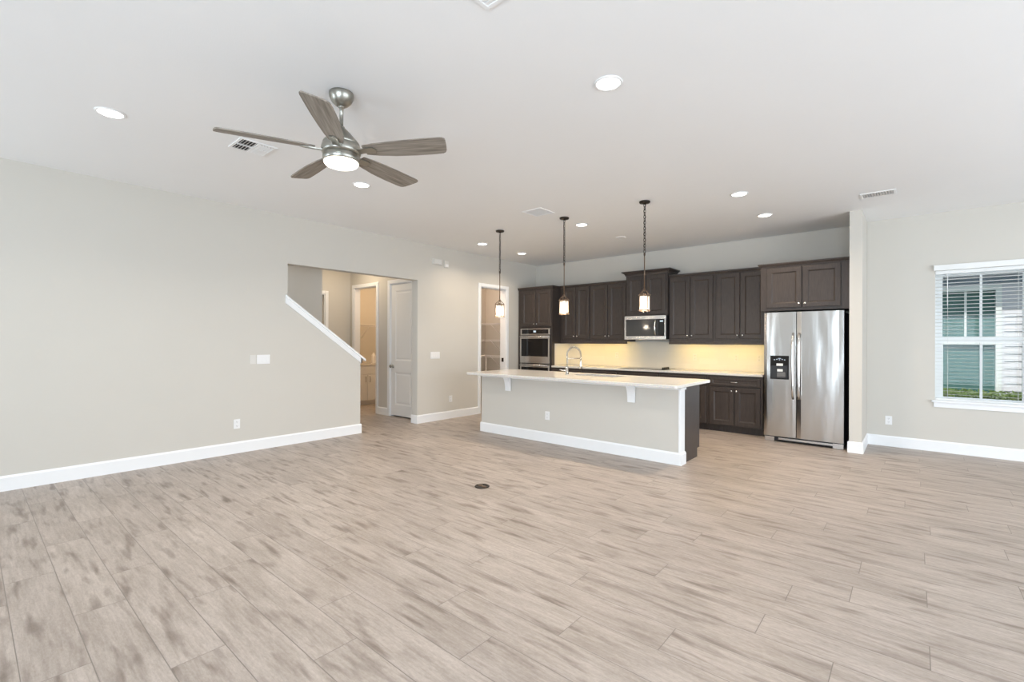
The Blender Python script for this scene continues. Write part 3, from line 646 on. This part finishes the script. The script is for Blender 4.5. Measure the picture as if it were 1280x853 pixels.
corbel(-4.575, -4.475); corbel(-2.615, -2.52)
# countertop with the sink cut-out
cx0, cx1, cy0, cy1 = -5.12, -1.905, 4.93, 6.04
SX0, SX1, SY0, SY1 = -3.62, -2.95, 5.53, 5.93
def rrect(x0, x1, y0, y1, r, n=6):
    P_ = []
    for cx, cy, a in ((x1 - r, y1 - r, 0), (x0 + r, y1 - r, PI / 2), (x0 + r, y0 + r, PI), (x1 - r, y0 + r, 1.5 * PI)):
        for i in range(n + 1): t = a + PI / 2 * i / n; P_.append((cx + r * math.cos(t), cy + r * math.sin(t)))
    return P_
def ring_slab(outer, inner, z0, z1, ease):
    b = bmesh.new(); n = len(outer)
    cxm = sum(p[0] for p in outer) / n; cym = sum(p[1] for p in outer) / n
    def shr(P_, e): return [(p[0] - math.copysign(e, p[0] - cxm), p[1] - math.copysign(e, p[1] - cym)) for p in P_]
    L = [(shr(outer, ease), z0), (outer, z0 + ease), (outer, z1 - ease), (shr(outer, ease), z1), (inner, z1), (inner, z0)]
    R_ = [[b.verts.new((p[0], p[1], z)) for p in P_] for P_, z in L]
    for A, B in zip(R_, R_[1:] + R_[:1]):
        for i in range(n): b.faces.new((A[i], A[(i + 1) % n], B[(i + 1) % n], B[i]))
    bmesh.ops.recalc_face_normals(b, faces=b.faces[:]); mb = MB(); mb.merge(b); return mb
IC = ring_slab(rrect(cx0, cx1, cy0, cy1, .035), rrect(SX0, SX1, SY0, SY1, .04), .8855, .923, .006).build('countertop', 'quartz', origin=(-3.5, 5.5, .8855)); tag(IC, 'pale quartz island countertop overhanging the seating side', 'countertop')
SK = ring_slab(rrect(SX0 - .012, SX1 + .012, SY0 - .012, SY1 + .012, .04), rrect(SX0 - .004, SX1 + .004, SY0 - .004, SY1 + .004, .04), .70, .8845, .001)
SK.box(SX0 - .01, SX1 + .01, SY0 - .01, SY1 + .01, .69, .70)
SK = SK.build('sink', 'steel', origin=(-3.3, 5.7, .69)); tag(SK, 'stainless undermount sink sunk in the island countertop', 'sink')
# faucet
fxp, fyp = -3.70, 5.53
FA = thing('faucet', (fxp, fyp, .923), 'tall chrome spring-neck faucet standing on the island countertop', 'faucet')
MB().lathe([(.030, 0), (.030, .006), (.024, .012), (.022, .10), (.018, .108), (0, .108)], (fxp, fyp, .9232), 24).build('body', 'chrome', FA)
arch = [(fxp, fyp, 1.03), (fxp, fyp, 1.10), (fxp, fyp, 1.16)]
dx, dy = .10, .20
for i in range(17): t = PI * i / 16; arch.append((fxp + dx * (.5 - .5 * math.cos(t)), fyp + dy * (.5 - .5 * math.cos(t)), 1.195 + .115 * math.sin(t)))
arch.append((fxp + dx, fyp + dy, 1.12))
MB().tube(arch, .0085, 10).build('hose', 'nickel', FA)
sp = MB(); cum = [0]
for a_, b_ in zip(arch, arch[1:]): cum.append(cum[-1] + (Vector(b_) - Vector(a_)).length)
hel = []; N_ = 620
for i in range(N_):
    s_ = cum[-1] * i / (N_ - 1); j = max(0, min(len(cum) - 2, next((q for q in range(len(cum) - 1) if cum[q + 1] >= s_), len(cum) - 2)))
    p0, p1 = Vector(arch[j]), Vector(arch[j + 1]); p = p0.lerp(p1, (s_ - cum[j]) / (cum[j + 1] - cum[j])); tg = (p1 - p0).normalized()
    sd_ = Vector((dy, -dx, 0)).normalized(); u = tg.cross(sd_).normalized(); a = i * .62
    hel.append(p + (math.cos(a) * sd_ + math.sin(a) * u) * .0125)
sp.tube(hel, .0022, 5).build('spring', 'chrome', FA)
MB().tube([(fxp, fyp, 1.15), (fxp + dx, fyp + dy, 1.15)], .006, 8).build('support_arm', 'chrome', FA)
MB().lathe([(.013, .0), (.014, -.03), (.018, -.075), (.020, -.12), (.016, -.125), (0, -.125)], (fxp + dx, fyp + dy, 1.125), 18).build('spray_head', 'chrome', FA)
MB().tube([(fxp, fyp, .985), (fxp - .05, fyp - .035, .985), (fxp - .085, fyp - .06, .995)], [.011, .010, .007], 10).build('lever', 'chrome', FA)

# ================================================================== PENDANTS
PEND = 'pendant lights over the island'
def pendant(x, y, label):
    r = thing('pendant_light', (x, y, HC), label, 'light', PEND)
    MB().lathe([(.0, 0), (.062, 0), (.064, -.008), (.058, -.020), (.02, -.024), (.012, -.034), (0, -.034)], (x, y, HC - .001), 28).build('canopy', 'bronze', r)
    ch = MB(); z = HC - .03; i = 0
    while z > 2.44:
        pts = []
        for q in range(12):
            a = 2 * PI * q / 12; w_ = .0115 * math.cos(a); h_ = (.0215) * math.sin(a)
            pts.append((x + (w_ if i % 2 == 0 else w_ * .25), y + (w_ * .25 if i % 2 == 0 else w_), z - .018 + h_))
        ch.tube(pts, .0034, 6, True); z -= .034; i += 1
    ch.tube([(x + .006 * math.sin(q * .9), y + .006 * math.cos(q * .9), HC - .03 - q * .02) for q in range(31)], .0022, 5)
    ch.build('chain', 'bronze', r)
    MB().tube([(x, y, 2.445), (x, y, 2.02)], .0062, 10).lathe([(.006, .0), (.012, -.01), (.012, -.026), (.006, -.036)], (x, y, 2.022), 14).build('rod', 'brass_frame', r)
    fm = MB(); w2 = .068; zt, zb = 1.945, 1.752
    for a in range(4):
        an = PI / 4 + a * PI / 2 + .25; cx, cy = x + w2 * math.cos(an), y + w2 * math.sin(an)
        fm.tube([(x + .006 * math.cos(an), y + .006 * math.sin(an), 2.008), (cx - .003 * math.cos(an), cy - .003 * math.sin(an), zt + .006), (cx, cy, zt - .006), (cx, cy, zb)], .0045, 8)
        fm.lathe([(0, 0), (.007, .002), (.007, .010), (0, .014)], (cx, cy, zb - .004), 10)
    for zz_ in (zt - .004, zb + .008):
        fm.tube([(x + w2 * math.cos(2 * PI * q / 28), y + w2 * math.sin(2 * PI * q / 28), zz_) for q in range(28)], .0045, 8, True)
    fm.build('frame', 'brass_frame', r)
    sh = MB().lathe([(.056, 1.772), (.057, 1.775), (.057, 1.925), (.055, 1.928), (.053, 1.925), (.053, 1.775), (.056, 1.772)], (x, y, 0), 28).build('glass_shade', 'shade', r)
    MB().lathe([(0, 1.962), (.012, 1.958), (.013, 1.925), (.0, 1.922)], (x, y, 0), 14).build('socket', 'brass_frame', r)
    MB().lathe([(0, 1.921), (.013, 1.915), (.026, 1.88), (.030, 1.855), (.024, 1.825), (.010, 1.812), (0, 1.810)], (x, y, 0), 18).build('bulb', 'bulb', r)
    light('pendant_lamp', 'POINT', (x, y, 1.73), P_PEND, (1, .84, .64), .03)
    return r
p1 = pendant(-4.71, 5.235, 'caged glass pendant over the far left end of the island')
for x, lb in ((-3.553, 'caged glass pendant above the middle of the island'), (-2.413, 'caged glass pendant over the right end of the island, nearest the camera')):
    dup(p1, (x, 5.235, HC), lb); light('pendant_lamp', 'POINT', (x, 5.235, 1.73), P_PEND, (1, .84, .64), .03)

# ================================================================== CEILING FAN
fcx, fcy = -2.921, 1.652
FN = thing('ceiling_fan', (fcx, fcy, HC), 'brushed nickel ceiling fan with five grey wood blades and a lit lamp', 'fan')
MB().lathe([(0, 0), (.079, 0), (.080, -.012), (.077, -.030), (.064, -.058), (.044, -.078), (.024, -.090), (0, -.090)], (fcx, fcy, HC - .001), 36).build('canopy', 'nickel', FN)
MB().lathe([(.021, -.088), (.021, -.096), (.0125, -.098), (.0125, -.222), (.022, -.226), (.024, -.246)], (fcx, fcy, HC), 20).build('downrod', 'nickel', FN)
MB().lathe([(0, 2.812), (.024, 2.812), (.034, 2.806), (.056, 2.784), (.085, 2.752), (.107, 2.726), (.117, 2.712), (.118, 2.704), (.113, 2.700), (.122, 2.695), (.128, 2.672), (.126, 2.650), (.120, 2.636), (.0, 2.634)], (fcx, fcy, 0), 40).build('motor_housing', 'nickel', FN)
lk = MB().lathe([(0, 2.633), (.113, 2.633), (.118, 2.628), (.119, 2.590), (.113, 2.586), (.0, 2.586)], (fcx, fcy, 0), 40).build('light_kit', 'nickel', FN)
MB().lathe([(.110, 2.5855), (.110, 2.578), (.102, 2.566), (.08, 2.557), (.045, 2.552), (0, 2.550)], (fcx, fcy, 0), 40).build('lamp_glass', 'fanlens', lk)
light('fan_lamp', 'AREA', (fcx, fcy, 2.530), P_FAN, (1, .90, .76), .2)
# blade in its own frame: x = radius, y = width
cw = -.066; cc = .074
out = [(.165, -.042), (.24, -.054), (.36, -.063), (.52, -.069), (.70, -.070), (.722, -.067), (.735, -.056), (.736, -.038), (.726, .020), (.716, .060), (.706, .076), (.688, .086), (.64, .090), (.50, .090), (.36, .083), (.24, .066), (.165, .048)]
pitch = math.radians(13)
for k_ in range(5):
    an = math.radians(31 + 72 * k_)
    Rz = Matrix.Rotation(an, 4, 'Z'); Rx = Matrix.Rotation(-pitch, 4, 'X'); T_ = Matrix.Translation((0, 0, 2.660 - HC)) @ Rz @ Rx
    b = bmesh.new(); A = [b.verts.new((p[0], p[1], .004)) for p in out]; B = [b.verts.new((p[0], p[1], -.004)) for p in out]; n = len(out)
    b.faces.new(A); b.faces.new(B[::-1])
    for i in range(n): b.faces.new((A[i], A[(i + 1) % n], B[(i + 1) % n], B[i]))
    bmesh.ops.recalc_face_normals(b, faces=b.faces[:])
    mb = MB(); mb.merge(b); me = bpy.data.meshes.new('blade'); mb.bm.to_mesh(me); mb.bm.free(); me.materials.append(M['blade'])
    bo = bpy.data.objects.new('blade', me); COL.objects.link(bo); bo.parent = FN; bo.matrix_local = T_; ORG[bo.name] = Vector((0, 0, 0))
    mb = MB(); mb.prism([(.118, -.028), (.16, -.022), (.20, -.030), (.235, -.028), (.255, 0), (.235, .028), (.20, .030), (.16, .022), (.118, .028)], 'z', -.013, -.0045)
    me = bpy.data.meshes.new('blade_bracket'); mb.bm.to_mesh(me); mb.bm.free(); me.materials.append(M['nickel'])
    br = bpy.data.objects.new('blade_bracket', me); COL.objects.link(br); br.parent = bo

# ================================================================== RECESSED LIGHTS AND OTHER CEILING FITTINGS
CAN = 'recessed ceiling lights'
def can(x, y, label, power=P_CAN):
    r = thing('recessed_light', (x, y, HC), label, 'light', CAN)
    MB().lathe([(.076, -.0005), (.092, -.0005), (.090, -.006), (.078, -.009), (.074, -.004)], (x, y, HC), 36).build('trim_ring', 'vent', r)
    MB().lathe([(0, -.004), (.075, -.004), (.070, -.007), (0, -.0085)], (x, y, HC), 36).build('lens', 'lens', r)
    return r
cans = [(-4.462, .702, 'recessed light left of the ceiling fan, nearest the left wall'), (-1.49, 2.69, 'largest recessed light, alone in the middle of the living room ceiling'),
        (-4.459, 2.756, 'recessed light just beyond the ceiling fan blades'), (-1.482, 5.646, 'recessed light in front of the fridge, nearer the camera of the two there'),
        (-1.473, 6.799, 'recessed light on the ceiling just before the fridge cabinet'), (-3.578, 5.707, 'recessed light between the middle and right island pendants'),
        (-5.606, 6.85, 'recessed light in the far kitchen corner by the oven cabinet'), (-5.579, 5.754, 'recessed light left of the left island pendant')]
c0 = None
for x, y, lb in cans:
    if c0 is None: c0 = can(x, y, lb)
    else: dup(c0, (x, y, HC), lb)
    light('recessed_lamp', 'AREA', (x, y, HC - .012), P_CAN * (.4 if x < -5 else .65 if x > -2 and y > 6 else 1) if y > 5 else 11.0, WARM if y > 5 else (1, .93, .85), .14, spread=math.radians(140))
# lamps of the hall, pantry and laundry (their own fittings hang out of the photograph's view)
light('hall_lamp', 'AREA', (-7.9, 4.55, HC - .02), P_HALL, (1, .80, .56), .2)
light('pantry_lamp', 'AREA', (-6.95, 6.75, HC - .02), P_PANTRY, (1, .74, .56), .25)
light('laundry_lamp', 'AREA', (-8.5, 5.95, HC - .02), P_LAUNDRY, (1, .68, .40), .25)
light('far_room_fill', 'AREA', (FX - .65, 3.9, HC - .02), 6, (1, .78, .5), .25)  # added to brighten the far room, no fitting known there
light('stair_fill', 'AREA', (-6.95, 2.4, HC - .02), 9, (.95, .97, 1), .3)  # added to lift the stair wall, no fitting known there
# louvred ceiling registers
def register(x0, x1, y0, y1, label, split=False, along='x', n=10, dark='ventdark', tilt=.5, name='ceiling_vent', flat=False):
    xc, yc = (x0 + x1) / 2, (y0 + y1) / 2
    r = thing(name, (xc, yc, HC), label, 'vent', 'ceiling registers'); z = HC - .0005; w = .022
    MB().box(x0, x1, y0, y1, z - .0015, z - .0005).build('duct_opening', dark, r)
    f = MB().box(x0 - w, x0, y0 - w, y1 + w, z - .008, z, .002).box(x1, x1 + w, y0 - w, y1 + w, z - .008, z, .002).box(x0, x1, y0 - w, y0, z - .008, z, .002).box(x0, x1, y1, y1 + w, z - .008, z, .002)
    if split:
        f.box(x0, x1, yc - .006, yc + .006, z - .012, z - .001); f.box(xc - .006, xc + .006, y0, y1, z - .0115, z - .001)
    f.build('frame', 'vent', r)
    def louvre(a0, a1, c, tl, ax):
        h = .011; g = .0015
        if flat:
            q = [(c - .0085, z - .0065), (c + .0085, z - .0045), (c + .0085, z - .003), (c - .0085, z - .0045)]
            MB().prism(q, ax, a0, a1).build('louvre', 'vent', r); return
        p = [(c - tl * h, z - .013), (c - tl * h + g, z - .013), (c + tl * h + g, z - .002), (c + tl * h, z - .002)]
        m_ = MB()
        if ax == 'x': m_.prism(p, 'x', a0, a1)
        else:
            m_.prism(p, 'y', a0, a1)
        m_.build('louvre', 'vent', r)
    if split:
        for (a, c, tl) in ((y0, yc - .006, tilt), (yc + .006, y1, -tilt)):
            for i in range(n):
                yy = a + (c - a) * (i + .5) / n
                louvre(x0, xc - .006, yy, tl, 'x'); louvre(xc + .006, x1, yy, tl, 'x')
    elif along == 'x':
        for i in range(n): louvre(x0, x1, y0 + (y1 - y0) * (i + .5) / n, tilt, 'x')
    else:
        for i in range(n): louvre(y0, y1, x0 + (x1 - x0) * (i + .5) / n, tilt, 'y')
    return r
register(-4.43, -4.19, 1.495, 1.745, 'louvred white ceiling vent behind the left fan blade', split=True, n=5, tilt=.7)
register(-.435, -.165, 6.545, 6.705, 'white ceiling vent with short slots above the wing wall by the fridge', along='y', n=11, tilt=-.8, dark='ventgrey')
register(-1.60, -1.33, 1.41, 1.68, 'white ceiling vent cut off by the top edge of the view', split=True, n=5, dark='vent', tilt=.8, flat=True)
register(-3.79, -3.53, 4.67, 4.93, 'flush white ceiling vent beside the middle pendant canopy', along='x', n=9, dark='vent', flat=True)
SD = MB().lathe([(0, 0), (.085, 0), (.085, -.006), (.078, -.010), (.070, -.006), (0, -.006)], (-3.54, 6.80, HC - .0005), 36).build('ceiling_speaker', 'vent', origin=(-3.54, 6.80, HC)); tag(SD, 'round flush white disc in the kitchen ceiling above the microwave', 'speaker')

# ================================================================== PLATES ON THE WALLS
OUT = 'wall outlets'
def outlet_y(x, z, y, label, matn='plate', group=OUT):      # faces -y
    r = thing('outlet', (x, y, z), label, 'outlet', group)
    MB().box(x - .036, x + .036, y - .006, y - .0005, z - .058, z + .058, .002).build('cover_plate', matn, r)
    for s in (-1, 1):
        f = MB().box(x - .017, x + .017, y - .0085, y - .0061, z + s * .024 - .015, z + s * .024 + .015, .001).build('receptacle', matn, r)
        MB().box(x - .0075, x - .005, y - .0089, y - .0086, z + s * .024 - .003, z + s * .024 + .008).box(x + .005, x + .0075, y - .0089, y - .0086, z + s * .024 - .003, z + s * .024 + .008).lathe([(.0028, 0), (.0028, -.0003), (0, -.0003)], (x, y - .0086, z + s * .024 - .009), 8, 'y').build('slot', 'slot', f)
    return r
o1 = outlet_y(-.246, .347, YW, 'white outlet low on the wall right of the wing wall')
dup(o1, (-3.825, iy, .368), 'white outlet low on the front of the island')
ORG['o'] = 0
bso = outlet_y(-2.86, 1.13, YC - .011, 'backsplash outlet right of the cooktop, below the right cabinets', 'beigeplate')
for u_, lb in ((-2.195, 'backsplash outlet midway between cooktop and fridge, second from the fridge'), (-1.855, 'backsplash outlet nearest the fridge'), (-4.35, 'backsplash outlet left of the cooktop, behind the faucet')):
    dup(bso, (u_, YC - .011, 1.13), lb)
dup(o1, (XL, 2.206, .36), 'white outlet low on the long left wall below the switches', rotz=PI / 2)
dup(o1, (XL, 5.725, .353), 'outlet low on the wall between hall opening and pantry', rotz=PI / 2)
def switches(y0, y1, z0, z1, gangs, label, matn='plate'):
    r = thing('light_switch', (XL, (y0 + y1) / 2, (z0 + z1) / 2), label, 'switch', 'wall switch plates')
    MB().box(XL + .0005, XL + .007, y0, y1, z0, z1, .002).build('cover_plate', matn, r)
    for g in range(gangs):
        yc = y0 + (y1 - y0) * (g + .5) / gangs; zc = (z0 + z1) / 2
        MB().prism([(XL + .0071, zc - .033), (XL + .011, zc - .033), (XL + .0085, zc), (XL + .0075, zc + .033), (XL + .0071, zc + .033)], 'y', yc - .0165, yc + .0165).build('rocker', matn, r)
switches(2.352, 2.423, 1.09, 1.206, 1, 'single grey switch plate on the left wall, beside the wider white plate', 'beigeplate')
switches(2.434, 2.594, 1.09, 1.206, 3, 'wide white three-rocker switch plate on the long left wall')
switches(5.256, 5.462, 1.083, 1.202, 4, 'wide white switch plate on the wall between hall opening and pantry')
KP = thing('door_chime', (XL, 5.383, 2.775), 'beige box high on the wall right of the hall opening', 'chime')
MB().box(XL + .0005, XL + .045, 5.285, 5.482, 2.727, 2.822, .006).build('cover', 'beigeplate', KP)
gl_ = MB()
for i in range(5): gl_.box(XL + .0452, XL + .0465, 5.31, 5.455, 2.745 + i * .013, 2.749 + i * .013)
gl_.build('grille', 'plate', KP)
TS = thing('motion_sensor', (XL, 5.594, 2.755), 'small upright beige sensor beside the box high on the wall', 'sensor')
MB().box(XL + .0005, XL + .035, 5.545, 5.643, 2.695, 2.815, .008).build('housing', 'beigeplate', TS)
MB().box(XL + .0352, XL + .039, 5.56, 5.628, 2.71, 2.755, .003).build('lens', 'plate', TS)
# floor outlet
FO = thing('floor_outlet', (-3.128, 3.234, 0), 'round dark bronze outlet cover set in the plank floor', 'outlet')
MB().lathe([(0, .001), (.070, .001), (.072, .004), (.066, .007), (.058, .007), (.056, .005), (0, .005)], (-3.128, 3.234, 0), 36).build('cover_plate', 'bronze', FO)
for s in (-1, 1): MB().lathe([(0, .0051), (.024, .0051), (.024, .0075), (.019, .009), (0, .009)], (-3.128 + s * .027, 3.234 - s * .004, 0), 20).build('cap', 'brass_frame', FO)

# ================================================================== PANTRY SHELVES AND LAUNDRY
def wire_shelf(x0, x1, y0, y1, z, label, lip=1):
    r = thing('wire_shelf', (x0, (y0 + y1) / 2, z), label, 'shelf', 'white wire shelves')
    g = MB(); n = int((y1 - y0) / .03)
    for i in range(n + 1): y = y0 + (y1 - y0) * i / n; g.tube([(x0, y, z), (x1, y, z), (x1 + .006, y, z - .03)], .0026, 4)
    g.build('deck', 'wire', r)
    MB().tube([(x1, y0, z), (x1, y1, z)], .006, 6).tube([(x1 + .006, y0, z - .03), (x1 + .006, y1, z - .03)], .006, 6).tube([(x0 + .004, y0, z), (x0 + .004, y1, z)], .004, 6).build('rail', 'wire', r)
    for y in (y0 + (y1 - y0) * .42, ):
        MB().tube([(x1 - .02, y, z - .006), (x0 + .006, y, z - .28)], .006, 6).build('brace', 'wire', r)
def corner_shelf(z, label):      # an L of wire decking on the back and side walls of the pantry
    x0, x1, ya, yb, y1, x2 = -7.498, -7.10, 6.11, 7.45, 7.848, -6.55
    r = thing('wire_shelf', (x0, y1, z), label, 'shelf', 'white wire shelves')
    g = MB(); n = 66
    for i in range(n): y = ya + .01 + (y1 - ya - .02) * i / (n - 1); g.tube([(x0, y, z), (x1, y, z)] + ([(x1 + .004, y, z - .03)] if y < yb else []), .0026, 4)
    for i in range(34): x = x1 + .02 + (x2 - x1 - .02) * i / 33; g.tube([(x, y1, z), (x, yb, z), (x, yb - .004, z - .03)], .0026, 4)
    g.build('deck', 'wire', r)
    MB().tube([(x1, ya, z), (x1, yb, z), (x2, yb, z)], .006, 6).tube([(x1 + .004, ya, z - .03), (x1 + .004, yb - .004, z - .03), (x2, yb - .004, z - .03)], .006, 6).tube([(x0 + .004, ya, z), (x0 + .004, y1 - .004, z), (x2, y1 - .004, z)], .004, 6).build('rail', 'wire', r)
    for x in (-7.0, -6.72): MB().tube([(x, yb + .02, z - .006), (x, y1 - .006, z - .28)], .006, 6).build('brace', 'wire', r)
SHZ = (1.777, 1.42, 1.075)
for z, lb in zip(SHZ, ('highest wire shelf visible inside the pantry doorway', 'middle wire shelf inside the pantry doorway', 'lowest wire shelf inside the pantry, just above the island counter line')): corner_shelf(z, lb)
for px, py, lb in ((-7.09, 7.24, 'thin white upright pole under the lowest pantry shelf, left of the two'), (-7.09, 7.44, 'thin white upright pole at the inner corner of the lowest pantry shelf')):
    PS = MB().tube([(px, py, 0), (px, py, 1.04)], .009, 8).build('shelf_pole', 'wire', origin=(px, py, 0)); tag(PS, lb, 'pole', 'pantry shelf poles')
VN = thing('laundry_cabinet', (-9.3, 6.0, 0), 'cream base cabinet with counter inside the lit room beyond the hall', 'cabinet')
vx = -9.0; vy0, vy1 = 5.30, 6.84
MB().box(-9.598, vx, vy0, vy1, .09, .85).box(-9.598, vx - .06, vy0, vy1, 0, .09).build('body', 'door', VN)
MB().box(-9.598, vx + .025, vy0, vy1, .8505, .885, .004).build('counter', 'quartz', VN)
for a, c, ky in ((5.33, 5.705, 5.665), (5.725, 6.10, 5.765), (6.13, 6.48, 6.44), (6.50, 6.82, 6.54)):
    d = MB().box(vx + .0005, vx + .02, a, c, .11, .655, .003).build('door', 'door', VN)
    MB().tube([(vx + .02, ky, .50), (vx + .045, ky, .505), (vx + .045, ky, .615), (vx + .02, ky, .62)], .005, 8).build('handle', 'nickel', d)
for a, c in ((5.33, 6.10), (6.13, 6.82)): MB().box(vx + .0005, vx + .02, a, c, .675, .83, .003).build('drawer', 'door', VN)
wire_shelf(-9.6, -9.25, 5.30, 6.84, 1.74, 'wire shelf on the lit peach wall beyond the hall, above the cream cabinet')
LF = thing('faucet', (-9.42, 5.70, .885), 'small grey faucet on the counter in the lit room beyond the hall', 'faucet')
MB().lathe([(.025, 0), (.025, .01), (.013, .014), (.012, .12), (0, .12)], (-9.42, 5.70, .8852), 16).build('body', 'nickel', LF)
MB().tube([(-9.42, 5.70, 1.0)] + [(-9.42 + .07 * (1 - math.cos(PI * i / 10)), 5.70, 1.06 + .06 * math.sin(PI * i / 10)) for i in range(11)] + [(-9.28, 5.70, 1.03)], .009, 8).build('spout', 'nickel', LF)
WB = MB().lathe([(0, 0), (.05, 0), (.053, .01), (.053, .15), (.045, .19), (.02, .205), (.018, .235), (.014, .24), (0, .24)], (-9.2, 6.0, .8855), 20).build('bottle', 'paper', origin=(-9.2, 6.0, .8855)); tag(WB, 'white bottle standing on the counter beyond the hall', 'bottle')
